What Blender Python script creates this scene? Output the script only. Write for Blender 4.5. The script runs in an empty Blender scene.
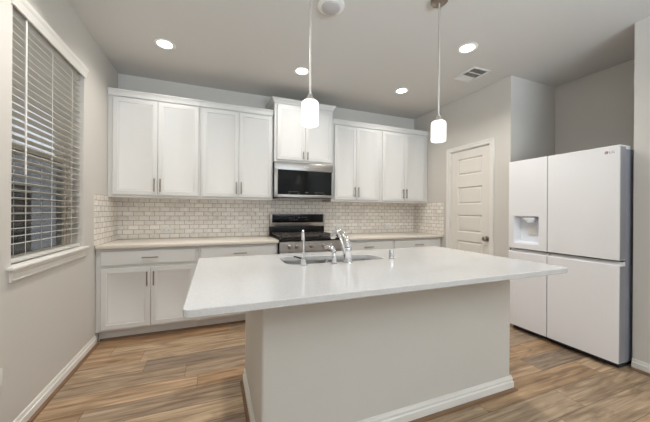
import bpy, bmesh, math
from mathutils import Vector, Matrix

# ---------------------------------------------------------------- camera, world, lights, exposure
scene = bpy.context.scene
C = scene.collection
R = math.radians

cam_data = bpy.data.cameras.new('camera')
cam_data.sensor_fit = 'HORIZONTAL'
cam_data.sensor_width = 36.0
cam_data.lens = 281.272 * 36.0 / 650.0
cam_data.clip_start = 0.02
cam = bpy.data.objects.new('camera', cam_data)
C.objects.link(cam)
cam.matrix_world = (Matrix.Translation((1.015, -3.799, 1.248)) @ Matrix.Rotation(R(-21.499), 4, 'Z')
                    @ Matrix.Rotation(R(90), 4, 'X') @ Matrix.Rotation(R(0.41), 4, 'Z'))
scene.camera = cam

world = bpy.data.worlds.new('overcast_sky')
scene.world = world
world.use_nodes = True
wn = world.node_tree
for n in list(wn.nodes):
    wn.nodes.remove(n)
w_out = wn.nodes.new('ShaderNodeOutputWorld')
w_bg = wn.nodes.new('ShaderNodeBackground')
w_tc = wn.nodes.new('ShaderNodeTexCoord')
w_sep = wn.nodes.new('ShaderNodeSeparateXYZ')
w_ramp = wn.nodes.new('ShaderNodeValToRGB')
w_ramp.color_ramp.elements[0].position = 0.0
w_ramp.color_ramp.elements[0].color = (0.80, 0.86, 0.93, 1)
w_ramp.color_ramp.elements[1].position = 0.8
w_ramp.color_ramp.elements[1].color = (0.55, 0.66, 0.85, 1)
wn.links.new(w_tc.outputs['Generated'], w_sep.inputs[0])
wn.links.new(w_sep.outputs['Z'], w_ramp.inputs[0])
wn.links.new(w_ramp.outputs[0], w_bg.inputs['Color'])
w_bg.inputs['Strength'].default_value = 0.85
wn.links.new(w_bg.outputs[0], w_out.inputs[0])

scene.view_settings.view_transform = 'Standard'
scene.view_settings.look = 'None'
scene.view_settings.gamma = 1.0
scene.view_settings.use_curve_mapping = False
scene.view_settings.exposure = 0.19

E_ADDED_DAY = 215.0      # added daylight from an assumed window behind the camera
E_CAN = 6.2          # each recessed ceiling light of the kitchen and each lamp added unseen
E_ADDED_REAR = 2.0  # each unseen lamp added behind the camera to light the room
E_PENDANT = 1.35      # emission of the opal shades
COL_CAN = (1.0, 0.975, 0.935)
COL_DAY = (0.72, 0.86, 1.0)


def area_light(name, loc, energy, color, size, size_y=None, rot=(0, 0, 0), shape='DISK', spread=180):
    d = bpy.data.lights.new(name, 'AREA')
    d.energy = energy
    d.color = color
    d.shape = shape
    d.size = size
    d.spread = R(spread)
    if size_y:
        d.size_y = size_y
    o = bpy.data.objects.new(name, d)
    C.objects.link(o)
    o.location = loc
    o.rotation_euler = rot
    return o


HC = 2.777            # ceiling height
XR = 4.089            # pantry wall
Y_FRONT = -6.8        # wall behind the camera

# added area lamp at an assumed rear window, tilted up to light the ceiling
area_light('added_rear_daylight', (2.1, Y_FRONT + 0.02, 1.35), E_ADDED_DAY, COL_DAY, 3.0, 1.9, (R(150), 0, 0), 'RECTANGLE', 120)

# ---------------------------------------------------------------- materials


def new_mat(name):
    m = bpy.data.materials.new(name)
    m.use_nodes = True
    nt = m.node_tree
    b = nt.nodes['Principled BSDF']
    return m, nt, b


def srgb(r, g, b):
    f = lambda c: c / 12.92 if c <= 0.04045 else ((c + 0.055) / 1.055) ** 2.4
    return (f(r / 255), f(g / 255), f(b / 255), 1)


def bump(nt, b, scale, strength, dist=0.002, detail=3.0):
    tc = nt.nodes.new('ShaderNodeTexCoord')
    nz = nt.nodes.new('ShaderNodeTexNoise')
    nz.inputs['Scale'].default_value = scale
    nz.inputs['Detail'].default_value = detail
    bp = nt.nodes.new('ShaderNodeBump')
    bp.inputs['Strength'].default_value = strength
    bp.inputs['Distance'].default_value = dist
    nt.links.new(tc.outputs['Object'], nz.inputs['Vector'])
    nt.links.new(nz.outputs[0], bp.inputs['Height'])
    nt.links.new(bp.outputs[0], b.inputs['Normal'])
    return nz


def simple(name, col, rough=0.5, metal=0.0, bump_scale=None, bump_str=0.1, var=0.0, spec=0.5):
    m, nt, b = new_mat(name)
    b.inputs['Base Color'].default_value = col
    b.inputs['Roughness'].default_value = rough
    b.inputs['Specular IOR Level'].default_value = spec
    b.inputs['Metallic'].default_value = metal
    tc = nt.nodes.new('ShaderNodeTexCoord')
    nz = nt.nodes.new('ShaderNodeTexNoise')
    nz.inputs['Scale'].default_value = bump_scale or 40.0
    nz.inputs['Detail'].default_value = 3.0
    nt.links.new(tc.outputs['Object'], nz.inputs['Vector'])
    mr = nt.nodes.new('ShaderNodeMapRange')
    mr.inputs['To Min'].default_value = max(0.0, rough - 0.04 - var)
    mr.inputs['To Max'].default_value = min(1.0, rough + 0.04 + var)
    nt.links.new(nz.outputs[0], mr.inputs['Value'])
    nt.links.new(mr.outputs[0], b.inputs['Roughness'])
    if bump_scale:
        bp = nt.nodes.new('ShaderNodeBump')
        bp.inputs['Strength'].default_value = bump_str
        bp.inputs['Distance'].default_value = 0.002
        nt.links.new(nz.outputs[0], bp.inputs['Height'])
        nt.links.new(bp.outputs[0], b.inputs['Normal'])
    return m


def emit(name, col, strength):
    m, nt, b = new_mat(name)
    b.inputs['Base Color'].default_value = (0.8, 0.8, 0.8, 1)
    b.inputs['Emission Color'].default_value = col
    b.inputs['Emission Strength'].default_value = strength
    return m


def math_node(nt, op, a, b=None, c=None):
    n = nt.nodes.new('ShaderNodeMath')
    n.operation = op
    for i, v in enumerate((a, b, c)):
        if v is None:
            continue
        if isinstance(v, (int, float)):
            n.inputs[i].default_value = v
        else:
            nt.links.new(v, n.inputs[i])
    return n.outputs[0]


def floor_material():
    m, nt, b = new_mat('wood_plank_floor')
    L = nt.links.new
    tc = nt.nodes.new('ShaderNodeTexCoord')
    sp = nt.nodes.new('ShaderNodeSeparateXYZ')
    L(tc.outputs['Object'], sp.inputs[0])
    X, Y = sp.outputs['X'], sp.outputs['Y']
    PW, PL = 0.182, 1.22
    yr = math_node(nt, 'DIVIDE', Y, PW)
    row = math_node(nt, 'FLOOR', yr)
    wr = nt.nodes.new('ShaderNodeTexWhiteNoise')
    wr.noise_dimensions = '1D'
    L(row, wr.inputs['W'])
    xo = math_node(nt, 'ADD', math_node(nt, 'DIVIDE', X, PL), math_node(nt, 'MULTIPLY', wr.outputs['Value'], 7.0))
    col = math_node(nt, 'FLOOR', xo)
    cv = nt.nodes.new('ShaderNodeCombineXYZ')
    L(row, cv.inputs[0]); L(col, cv.inputs[1])
    wp = nt.nodes.new('ShaderNodeTexWhiteNoise')
    wp.noise_dimensions = '3D'
    L(cv.outputs[0], wp.inputs['Vector'])
    # plank tone
    r1 = nt.nodes.new('ShaderNodeValToRGB')
    r1.color_ramp.interpolation = 'LINEAR'
    els = r1.color_ramp.elements
    els[0].position = 0.0; els[0].color = srgb(154, 136, 118)
    els[1].position = 1.0; els[1].color = srgb(192, 162, 127)
    for p, c in ((0.2, srgb(175, 153, 130)), (0.42, srgb(188, 164, 136)), (0.62, srgb(202, 176, 145)), (0.82, srgb(186, 150, 114))):
        e = els.new(p); e.color = c
    L(wp.outputs['Value'], r1.inputs[0])
    # grain
    cg = nt.nodes.new('ShaderNodeCombineXYZ')
    L(math_node(nt, 'ADD', math_node(nt, 'MULTIPLY', X, 1.7), math_node(nt, 'MULTIPLY', wp.outputs['Value'], 31.0)), cg.inputs[0])
    L(math_node(nt, 'MULTIPLY', Y, 36.0), cg.inputs[1])
    L(math_node(nt, 'MULTIPLY', wp.outputs['Value'], 17.0), cg.inputs[2])
    n1 = nt.nodes.new('ShaderNodeTexNoise')
    n1.inputs['Scale'].default_value = 1.0
    n1.inputs['Detail'].default_value = 8.0
    n1.inputs['Roughness'].default_value = 0.62
    n1.inputs['Distortion'].default_value = 0.5
    L(cg.outputs[0], n1.inputs['Vector'])
    rg = nt.nodes.new('ShaderNodeValToRGB')
    rg.color_ramp.elements[0].position = 0.28; rg.color_ramp.elements[0].color = (0.30, 0.25, 0.20, 1)
    rg.color_ramp.elements[1].position = 0.66; rg.color_ramp.elements[1].color = (1.12, 1.10, 1.08, 1)
    L(n1.outputs[0], rg.inputs[0])
    # broad knots / streaks
    cg2 = nt.nodes.new('ShaderNodeCombineXYZ')
    L(math_node(nt, 'ADD', math_node(nt, 'MULTIPLY', X, 1.3), math_node(nt, 'MULTIPLY', wp.outputs['Value'], 57.0)), cg2.inputs[0])
    L(math_node(nt, 'MULTIPLY', Y, 7.0), cg2.inputs[1])
    n2 = nt.nodes.new('ShaderNodeTexNoise')
    n2.inputs['Scale'].default_value = 1.6
    n2.inputs['Detail'].default_value = 4.0
    n2.inputs['Distortion'].default_value = 1.5
    L(cg2.outputs[0], n2.inputs['Vector'])
    rk = nt.nodes.new('ShaderNodeValToRGB')
    rk.color_ramp.elements[0].position = 0.33; rk.color_ramp.elements[0].color = (0.54, 0.50, 0.46, 1)
    rk.color_ramp.elements[1].position = 0.55; rk.color_ramp.elements[1].color = (1.0, 1.0, 1.0, 1)
    L(n2.outputs[0], rk.inputs[0])

    def mul(a, c, fac=1.0):
        mx = nt.nodes.new('ShaderNodeMix')
        mx.data_type = 'RGBA'
        mx.blend_type = 'MULTIPLY'
        mx.inputs['Factor'].default_value = fac
        L(a, mx.inputs['A']); L(c, mx.inputs['B'])
        return mx.outputs['Result']
    colr = mul(mul(r1.outputs[0], rg.outputs[0], 0.85), rk.outputs[0], 0.9)
    # seams
    fy = math_node(nt, 'FRACT', yr)
    fx = math_node(nt, 'FRACT', xo)
    dy = math_node(nt, 'MULTIPLY', math_node(nt, 'MINIMUM', fy, math_node(nt, 'SUBTRACT', 1.0, fy)), PW)
    dx = math_node(nt, 'MULTIPLY', math_node(nt, 'MINIMUM', fx, math_node(nt, 'SUBTRACT', 1.0, fx)), PL)
    d = math_node(nt, 'MINIMUM', dx, dy)
    seam = math_node(nt, 'LESS_THAN', d, 0.0016)
    mx = nt.nodes.new('ShaderNodeMix')
    mx.data_type = 'RGBA'
    L(math_node(nt, 'MULTIPLY', seam, 0.8), mx.inputs['Factor'])
    L(colr, mx.inputs['A'])
    mx.inputs['B'].default_value = srgb(70, 54, 42)
    L(mx.outputs['Result'], b.inputs['Base Color'])
    b.inputs['Roughness'].default_value = 0.42
    bp = nt.nodes.new('ShaderNodeBump')
    bp.inputs['Strength'].default_value = 0.12
    bp.inputs['Distance'].default_value = 0.002
    L(n1.outputs[0], bp.inputs['Height'])
    L(bp.outputs[0], b.inputs['Normal'])
    return m


def tile_material(name, axis):
    """2x4 inch marble subway mosaic in running bond; axis is the horizontal axis of the wall."""
    m, nt, b = new_mat(name)
    L = nt.links.new
    tc = nt.nodes.new('ShaderNodeTexCoord')
    sp = nt.nodes.new('ShaderNodeSeparateXYZ')
    L(tc.outputs['Object'], sp.inputs[0])
    U = sp.outputs[axis]
    Z = sp.outputs['Z']
    RH, TW, G = 0.0525, 0.105, 0.0022
    zr = math_node(nt, 'DIVIDE', math_node(nt, 'SUBTRACT', Z, 0.914), RH)
    row = math_node(nt, 'FLOOR', zr)
    odd = math_node(nt, 'MULTIPLY', math_node(nt, 'FLOORED_MODULO', row, 2.0), 0.5)
    xo = math_node(nt, 'ADD', math_node(nt, 'DIVIDE', U, TW), odd)
    col = math_node(nt, 'FLOOR', xo)
    cv = nt.nodes.new('ShaderNodeCombineXYZ')
    L(row, cv.inputs[0]); L(col, cv.inputs[1])
    wp = nt.nodes.new('ShaderNodeTexWhiteNoise')
    L(cv.outputs[0], wp.inputs['Vector'])
    tone = nt.nodes.new('ShaderNodeValToRGB')
    e = tone.color_ramp.elements
    e[0].position = 0; e[0].color = srgb(236, 229, 219)
    e[1].position = 1; e[1].color = srgb(250, 244, 236)
    L(wp.outputs['Value'], tone.inputs[0])
    # veins
    off = nt.nodes.new('ShaderNodeVectorMath')
    off.operation = 'MULTIPLY_ADD'
    L(wp.outputs['Color'], off.inputs[0])
    off.inputs[1].default_value = (20, 20, 20)
    L(tc.outputs['Object'], off.inputs[2])
    nz = nt.nodes.new('ShaderNodeTexNoise')
    nz.inputs['Scale'].default_value = 14.0
    nz.inputs['Detail'].default_value = 5.0
    nz.inputs['Distortion'].default_value = 1.2
    L(off.outputs[0], nz.inputs['Vector'])
    rv = nt.nodes.new('ShaderNodeValToRGB')
    rv.color_ramp.elements[0].position = 0.34; rv.color_ramp.elements[0].color = (0.80, 0.80, 0.81, 1)
    rv.color_ramp.elements[1].position = 0.5; rv.color_ramp.elements[1].color = (1, 1, 1, 1)
    L(nz.outputs[0], rv.inputs[0])
    mx0 = nt.nodes.new('ShaderNodeMix')
    mx0.data_type = 'RGBA'; mx0.blend_type = 'MULTIPLY'
    mx0.inputs['Factor'].default_value = 0.8
    L(tone.outputs[0], mx0.inputs['A']); L(rv.outputs[0], mx0.inputs['B'])
    fz = math_node(nt, 'FRACT', zr)
    fx = math_node(nt, 'FRACT', xo)
    dz = math_node(nt, 'MULTIPLY', math_node(nt, 'MINIMUM', fz, math_node(nt, 'SUBTRACT', 1.0, fz)), RH)
    dx = math_node(nt, 'MULTIPLY', math_node(nt, 'MINIMUM', fx, math_node(nt, 'SUBTRACT', 1.0, fx)), TW)
    d = math_node(nt, 'MINIMUM', dx, dz)
    grout = math_node(nt, 'LESS_THAN', d, G)
    mx = nt.nodes.new('ShaderNodeMix')
    mx.data_type = 'RGBA'
    L(grout, mx.inputs['Factor'])
    L(mx0.outputs['Result'], mx.inputs['A'])
    mx.inputs['B'].default_value = srgb(168, 153, 137)
    L(mx.outputs['Result'], b.inputs['Base Color'])
    rr = nt.nodes.new('ShaderNodeMapRange')
    L(grout, rr.inputs['Value'])
    rr.inputs['To Min'].default_value = 0.28
    rr.inputs['To Max'].default_value = 0.9
    L(rr.outputs[0], b.inputs['Roughness'])
    h = nt.nodes.new('ShaderNodeMapRange')
    L(d, h.inputs['Value'])
    h.inputs['From Min'].default_value = 0.001
    h.inputs['From Max'].default_value = 0.0045
    bp = nt.nodes.new('ShaderNodeBump')
    bp.inputs['Strength'].default_value = 0.5
    bp.inputs['Distance'].default_value = 0.0015
    L(h.outputs[0], bp.inputs['Height'])
    L(bp.outputs[0], b.inputs['Normal'])
    return m


def quartz_material(name, ca, cb, rough):
    m, nt, b = new_mat(name)
    L = nt.links.new
    tc = nt.nodes.new('ShaderNodeTexCoord')
    nz = nt.nodes.new('ShaderNodeTexNoise')
    nz.inputs['Scale'].default_value = 180.0
    nz.inputs['Detail'].default_value = 4.0
    L(tc.outputs['Object'], nz.inputs['Vector'])
    rp = nt.nodes.new('ShaderNodeValToRGB')
    rp.color_ramp.elements[0].position = 0.35; rp.color_ramp.elements[0].color = cb
    rp.color_ramp.elements[1].position = 0.6; rp.color_ramp.elements[1].color = ca
    L(nz.outputs[0], rp.inputs[0])
    L(rp.outputs[0], b.inputs['Base Color'])
    b.inputs['Roughness'].default_value = rough
    return m


def brushed(name, col, rough, axis):
    m, nt, b = new_mat(name)
    L = nt.links.new
    tc = nt.nodes.new('ShaderNodeTexCoord')
    mp = nt.nodes.new('ShaderNodeMapping')
    sc = [220.0, 220.0, 220.0]
    sc[axis] = 3.0
    mp.inputs['Scale'].default_value = sc
    L(tc.outputs['Object'], mp.inputs[0])
    nz = nt.nodes.new('ShaderNodeTexNoise')
    nz.inputs['Scale'].default_value = 1.0
    nz.inputs['Detail'].default_value = 2.0
    L(mp.outputs[0], nz.inputs['Vector'])
    mr = nt.nodes.new('ShaderNodeMapRange')
    mr.inputs['To Min'].default_value = rough - 0.08
    mr.inputs['To Max'].default_value = rough + 0.1
    L(nz.outputs[0], mr.inputs['Value'])
    L(mr.outputs[0], b.inputs['Roughness'])
    b.inputs['Base Color'].default_value = col
    b.inputs['Metallic'].default_value = 1.0
    return m


def mix_transparent(name, col, opacity, gloss):
    m = bpy.data.materials.new(name)
    m.use_nodes = True
    nt = m.node_tree
    for n in list(nt.nodes):
        nt.nodes.remove(n)
    out = nt.nodes.new('ShaderNodeOutputMaterial')
    tr = nt.nodes.new('ShaderNodeBsdfTransparent')
    if gloss:
        s = nt.nodes.new('ShaderNodeBsdfGlossy')
        s.inputs['Roughness'].default_value = 0.02
    else:
        s = nt.nodes.new('ShaderNodeBsdfDiffuse')
    s.inputs['Color'].default_value = col
    mx = nt.nodes.new('ShaderNodeMixShader')
    mx.inputs[0].default_value = opacity
    nt.links.new(tr.outputs[0], mx.inputs[1])
    nt.links.new(s.outputs[0], mx.inputs[2])
    nt.links.new(mx.outputs[0], out.inputs[0])
    return m


M = {}
M['wall'] = simple('greige_wall_paint', srgb(212, 207, 199), 0.85, 0, 90.0, 0.22)
M['ceiling'] = simple('ceiling_paint', srgb(212, 208, 202), 0.9, 0, 120.0, 0.25)
M['trim'] = simple('white_trim_paint', srgb(234, 230, 223), 0.45)
M['cabinet'] = simple('white_cabinet_paint', srgb(220, 218, 214), 0.42)
M['cab_in'] = simple('cabinet_shadow_interior', srgb(200, 194, 186), 0.7)
M['floor'] = floor_material()
M['shoe'] = simple('stained_shoe_wood', srgb(128, 98, 72), 0.5, 0, 60.0, 0.2)
M['tile_back'] = tile_material('marble_subway_tile_back', 'X')
M['tile_side'] = tile_material('marble_subway_tile_side', 'Y')
M['quartz'] = quartz_material('white_island_quartz', srgb(214, 212, 210), srgb(206, 204, 202), 0.12)
M['quartz2'] = quartz_material('cream_counter_quartz', srgb(230, 221, 208), srgb(220, 209, 195), 0.2)
M['nickel'] = simple('brushed_nickel', (0.36, 0.31, 0.26, 1), 0.34, 1.0)
M['satin'] = simple('satin_nickel_rod', (0.74, 0.71, 0.67, 1), 0.36, 1.0)
M['chrome'] = simple('polished_chrome', (0.80, 0.80, 0.81, 1), 0.08, 1.0)
M['steel'] = brushed('brushed_stainless', (0.42, 0.39, 0.36, 1), 0.30, 0)
M['sink'] = brushed('sink_stainless', (0.55, 0.54, 0.53, 1), 0.36, 0)
M['panel_steel'] = brushed('dark_brushed_stainless', (0.36, 0.32, 0.29, 1), 0.34, 0)
M['black_glass'] = simple('black_oven_glass', (0.004, 0.004, 0.004, 1), 0.07, spec=0.2)
M['black'] = simple('black_enamel', (0.008, 0.007, 0.007, 1), 0.3, spec=0.25)
M['iron'] = simple('cast_iron', (0.075, 0.062, 0.054, 1), 0.42, 0, 150.0, 0.3)
M['dark'] = simple('dark_gap', (0.02, 0.02, 0.022, 1), 0.7)
M['fridge'] = simple('white_fridge_enamel', srgb(238, 236, 236), 0.22)
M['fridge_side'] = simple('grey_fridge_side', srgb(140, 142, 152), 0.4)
M['fridge_edge'] = simple('grey_door_edge', srgb(138, 137, 142), 0.4)
M['fridge_niche'] = simple('white_niche_plastic', srgb(236, 238, 243), 0.35)
M['door'] = simple('white_door_paint', srgb(230, 224, 215), 0.42)
M['plastic'] = simple('white_plastic', srgb(235, 232, 226), 0.4)
M['sensor'] = simple('grey_sensor_grille', srgb(188, 184, 182), 0.5)
M['slot'] = simple('outlet_slot', srgb(120, 112, 104), 0.6)
M['slat'] = simple('white_blind_slat', srgb(214, 211, 204), 0.45)
M['cord'] = simple('white_blind_cord', srgb(226, 222, 210), 0.6)
M['vinyl'] = simple('beige_window_vinyl', srgb(214, 204, 188), 0.5)
M['glass'] = mix_transparent('window_glass', (0.9, 0.95, 1.0, 1), 0.06, True)
M['screen'] = mix_transparent('insect_screen', (0.02, 0.022, 0.026, 1), 0.62, False)
M['lens'] = emit('recessed_light_lens', (1.0, 0.93, 0.83, 1), 10.0)
M['opal'] = emit('opal_glass_lit', (1.0, 0.97, 0.92, 1), E_PENDANT)
M['vent_dark'] = simple('vent_duct_dark', srgb(92, 86, 82), 0.8)
M['display'] = simple('display_marks', srgb(112, 112, 114), 0.5)
M['mark_white'] = simple('printed_mark', srgb(150, 150, 150), 0.5)
M['logo_red'] = simple('logo_red', srgb(148, 84, 84), 0.4)
M['logo_grey'] = simple('logo_grey', srgb(120, 116, 116), 0.4)
M['fence'] = simple('weathered_fence_wood', srgb(84, 78, 72), 0.9, 0, 30.0, 0.4)
M['siding'] = simple('grey_house_siding', srgb(186, 186, 184), 0.8)
M['roofing'] = simple('grey_roof_shingle', srgb(120, 118, 116), 0.9, 0, 40.0, 0.4)
M['lawn'] = simple('outdoor_lawn', srgb(84, 92, 62), 0.95, 0, 60.0, 0.5)

# ---------------------------------------------------------------- mesh builder


class MB:
    def __init__(self):
        self.bm = bmesh.new()

    def box(self, x0, x1, y0, y1, z0, z1, bev=0.0, seg=2):
        if x0 > x1: x0, x1 = x1, x0
        if y0 > y1: y0, y1 = y1, y0
        if z0 > z1: z0, z1 = z1, z0
        g = bmesh.ops.create_cube(self.bm, size=1.0)
        vs = g['verts']
        for v in vs:
            v.co = Vector((x0 + (v.co.x + 0.5) * (x1 - x0), y0 + (v.co.y + 0.5) * (y1 - y0), z0 + (v.co.z + 0.5) * (z1 - z0)))
        if bev > 0:
            es = list({e for v in vs for e in v.link_edges})
            bmesh.ops.bevel(self.bm, geom=es, offset=min(bev, 0.45 * min(x1 - x0, y1 - y0, z1 - z0)), segments=seg,
                            profile=0.5, affect='EDGES')
        return self

    def face(self, pts):
        vs = [self.bm.verts.new(p) for p in pts]
        return self.bm.faces.new(vs)

    def tube(self, pts, r, n=12, cap=True, flat=None):
        """swept tube along pts; r is a number or a list."""
        pts = [Vector(p) for p in pts]
        rs = r if isinstance(r, (list, tuple)) else [r] * len(pts)
        rings = []
        up = None
        for i, p in enumerate(pts):
            if i == 0: t = pts[1] - pts[0]
            elif i == len(pts) - 1: t = pts[-1] - pts[-2]
            else: t = (pts[i + 1] - pts[i]).normalized() + (pts[i] - pts[i - 1]).normalized()
            t.normalize()
            if up is None:
                up = Vector((0, 0, 1)) if abs(t.z) < 0.9 else Vector((1, 0, 0))
            a = t.cross(up)
            if a.length < 1e-6: a = t.cross(Vector((0, 1, 0)))
            a.normalize()
            b = a.cross(t).normalized()
            up = b
            rings.append([self.bm.verts.new(p + (a * math.cos(2 * math.pi * k / n) + b * math.sin(2 * math.pi * k / n)) * rs[i]) for k in range(n)])
        for i in range(len(rings) - 1):
            for k in range(n):
                self.bm.faces.new([rings[i][k], rings[i][(k + 1) % n], rings[i + 1][(k + 1) % n], rings[i + 1][k]])
        if cap:
            self.bm.faces.new(rings[0][::-1])
            self.bm.faces.new(rings[-1])
        return self

    def lathe(self, prof, c, n=32, axis='Z'):
        """prof: list of (r, h) along the axis from c."""
        rings = []
        for r, h in prof:
            ring = []
            for k in range(n):
                a = 2 * math.pi * k / n
                u, v = max(r, 1e-5) * math.cos(a), max(r, 1e-5) * math.sin(a)
                p = {'Z': (u, v, h), 'Y': (u, h, -v), 'X': (h, u, v)}[axis]
                ring.append(self.bm.verts.new((c[0] + p[0], c[1] + p[1], c[2] + p[2])))
            rings.append(ring)
        for i in range(len(rings) - 1):
            for k in range(n):
                self.bm.faces.new([rings[i][k], rings[i][(k + 1) % n], rings[i + 1][(k + 1) % n], rings[i + 1][k]])
        self.bm.faces.new(rings[0][::-1])
        self.bm.faces.new(rings[-1])
        return self

    def prism(self, poly, axis, a0, a1):
        """poly: 2D points in the other two axes (in x,y,z order), extruded along axis from a0 to a1."""
        def P(q, a):
            if axis == 'X': return (a, q[0], q[1])
            if axis == 'Y': return (q[0], a, q[1])
            return (q[0], q[1], a)
        A = [self.bm.verts.new(P(q, a0)) for q in poly]
        B = [self.bm.verts.new(P(q, a1)) for q in poly]
        n = len(poly)
        for k in range(n):
            self.bm.faces.new([A[k], A[(k + 1) % n], B[(k + 1) % n], B[k]])
        self.bm.faces.new(A[::-1])
        self.bm.faces.new(B)
        return self

    def panel(self, o, ru, rv, rn, w, h, thick, rings):
        """a slab w x h whose front carries nested rings (inset, depth); o = lower left corner of the front plane."""
        o, ru, rv, rn = Vector(o), Vector(ru), Vector(rv), Vector(rn)
        loops = []
        for ins, dep in [(0.0, -thick), (0.0, -0.003), (0.003, 0.0)] + list(rings):
            loops.append([self.bm.verts.new(o + ru * u + rv * v + rn * dep) for u, v in
                          ((ins, ins), (w - ins, ins), (w - ins, h - ins), (ins, h - ins))])
        for i in range(len(loops) - 1):
            for k in range(4):
                self.bm.faces.new([loops[i][k], loops[i][(k + 1) % 4], loops[i + 1][(k + 1) % 4], loops[i + 1][k]])
        self.bm.faces.new(loops[0][::-1])
        self.bm.faces.new(loops[-1])
        return self

    def build(self, name, mat, parent=None, origin=None, smooth=True, angle=38.0):
        bm = self.bm
        bmesh.ops.recalc_face_normals(bm, faces=bm.faces[:])
        off = Vector((0, 0, 0))
        p = parent
        while p is not None:
            off += p.location
            p = p.parent
        if origin is not None:
            off = Vector(origin)
        for v in bm.verts:
            v.co -= off
        for f in bm.faces:
            f.smooth = smooth
        lim = R(angle)
        for e in bm.edges:
            if len(e.link_faces) == 2 and e.calc_face_angle(0.0) > lim:
                e.smooth = False
        me = bpy.data.meshes.new(name)
        bm.to_mesh(me)
        bm.free()
        o = bpy.data.objects.new(name, me)
        C.objects.link(o)
        me.materials.append(M[mat] if isinstance(mat, str) else mat)
        if parent is not None:
            o.parent = parent
        elif origin is not None:
            o.location = origin
        return o


def thing(name, label, cat, loc, group=None):
    o = bpy.data.objects.new(name, None)
    C.objects.link(o)
    o.empty_display_size = 0.1
    o.location = loc
    o['label'] = label
    o['category'] = cat
    if group:
        o['group'] = group
    return o


def tag(o, label, cat, group=None):
    o['label'] = label
    o['category'] = cat
    if group:
        o['group'] = group
    return o


def struct(o):
    o['kind'] = 'structure'
    return o


def copy_thing(root, loc, label, group):
    r = root.copy()
    C.objects.link(r)
    r.location = loc
    r['label'] = label
    r['group'] = group
    for ch in list(root.children):
        c = ch.copy()
        C.objects.link(c)
        c.parent = r
        for g in list(ch.children):
            d = g.copy()
            C.objects.link(d)
            d.parent = c
    return r


# ---------------------------------------------------------------- the setting
XS, YS = 4.150, -2.604     # near stub wall beside the fridge
YC = -1.634                # pantry corner
XA = 4.875                 # back of the fridge alcove
WY0, WY1, WZ0, WZ1 = -1.775, -0.880, 0.938, 2.372   # left window opening

struct(MB().box(-0.16, 5.1, Y_FRONT - 0.15, 0.15, -0.1, 0.0).build('floor', 'floor'))
struct(MB().box(-0.16, 5.1, Y_FRONT - 0.15, 0.15, HC, HC + 0.1).build('ceiling', 'ceiling'))
struct(MB().box(-0.16, 5.1, 0.0, 0.15, 0, HC).build('wall_back', 'wall'))
wl = MB()
wl.box(-0.16, 0, WY1, 0.0, 0, HC)
wl.box(-0.16, 0, Y_FRONT, WY0, 0, HC)
wl.box(-0.16, 0, WY0, WY1, 0, 0.919)
wl.box(-0.16, 0, WY0, WY1, WZ1, HC)
struct(wl.build('wall_left', 'wall'))
DY0, DY1, DZ = -1.390, -0.772, 2.077     # pantry door opening
wr = MB()
wr.box(XR, XR + 0.12, DY1, 0.0, 0, HC)
wr.box(XR, XR + 0.12, YC, DY0, 0, HC)
wr.box(XR, XR + 0.12, DY0, DY1, DZ, HC)
struct(wr.build('wall_right', 'wall'))
struct(MB().box(XR + 0.12, XA, YC, YC + 0.12, 0, HC).build('wall_alcove_side', 'wall'))
struct(MB().box(XA, XA + 0.12, YS - 0.2, YC + 0.12, 0, HC).build('wall_alcove_back', 'wall'))
struct(MB().box(XS, XA, Y_FRONT, YS, 0, HC).build('wall_right_near', 'wall'))
wf = MB()
wf.box(-0.16, 0.55, Y_FRONT - 0.15, Y_FRONT, 0, HC)
wf.box(3.65, 5.1, Y_FRONT - 0.15, Y_FRONT, 0, HC)
wf.box(0.55, 3.65, Y_FRONT - 0.15, Y_FRONT, 0, 0.35)
wf.box(0.55, 3.65, Y_FRONT - 0.15, Y_FRONT, 2.35, HC)
struct(wf.build('wall_front', 'wall'))
w2 = MB()
for x in (0.55, 1.57, 2.60, 3.60):
    w2.box(x, x + 0.05, Y_FRONT - 0.10, Y_FRONT - 0.05, 0.35, 2.35)
w2.box(0.6, 3.6, Y_FRONT - 0.10, Y_FRONT - 0.05, 0.35, 0.40)
w2.box(0.6, 3.6, Y_FRONT - 0.10, Y_FRONT - 0.05, 2.30, 2.35)
win2 = struct(w2.build('window_2_added', 'vinyl'))  # assumed window, unseen, added as a source of light for the room
MB().box(0.6, 3.6, Y_FRONT - 0.078, Y_FRONT - 0.072, 0.40, 2.30).build('pane', 'glass', win2)


def base_profile(mb, axis, a0, a1, face, sgn, h=0.086, t=0.015):
    """baseboard with a stepped top; face = wall plane coordinate, sgn = direction into the room."""
    pts = [(0, 0), (t, 0), (t, h * 0.66), (t * 0.55, h * 0.72), (t * 0.62, h * 0.86), (t * 0.3, h), (0, h)]
    mb.prism([(face + sgn * p, q) for p, q in pts], axis, a0, a1)


def shoe_profile(mb, axis, a0, a1, face, sgn, t=0.015, r=0.018):
    pts = [(t, 0)] + [(t + r * math.cos(a), r * math.sin(a)) for a in (0, R(22), R(45), R(67), R(90))]
    mb.prism([(face + sgn * p, q) for p, q in pts], axis, a0, a1)


def mk(fn, name, mat, *a, parent=None):
    b = MB()
    fn(b, *a)
    return b.build(name, mat, parent)


struct(mk(base_profile, 'baseboard_left', 'trim', 'Y', Y_FRONT, -0.612, 0.0, 1))
struct(mk(shoe_profile, 'trim_1', 'shoe', 'Y', Y_FRONT, -0.612, 0.0, 1))
struct(mk(base_profile, 'baseboard_right', 'trim', 'Y', Y_FRONT, YS, XS, -1))
struct(mk(shoe_profile, 'trim_2', 'shoe', 'Y', Y_FRONT, YS, XS, -1))
struct(mk(base_profile, 'baseboard_pantry', 'trim', 'Y', YC, -1.432, XR, -1))

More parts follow.
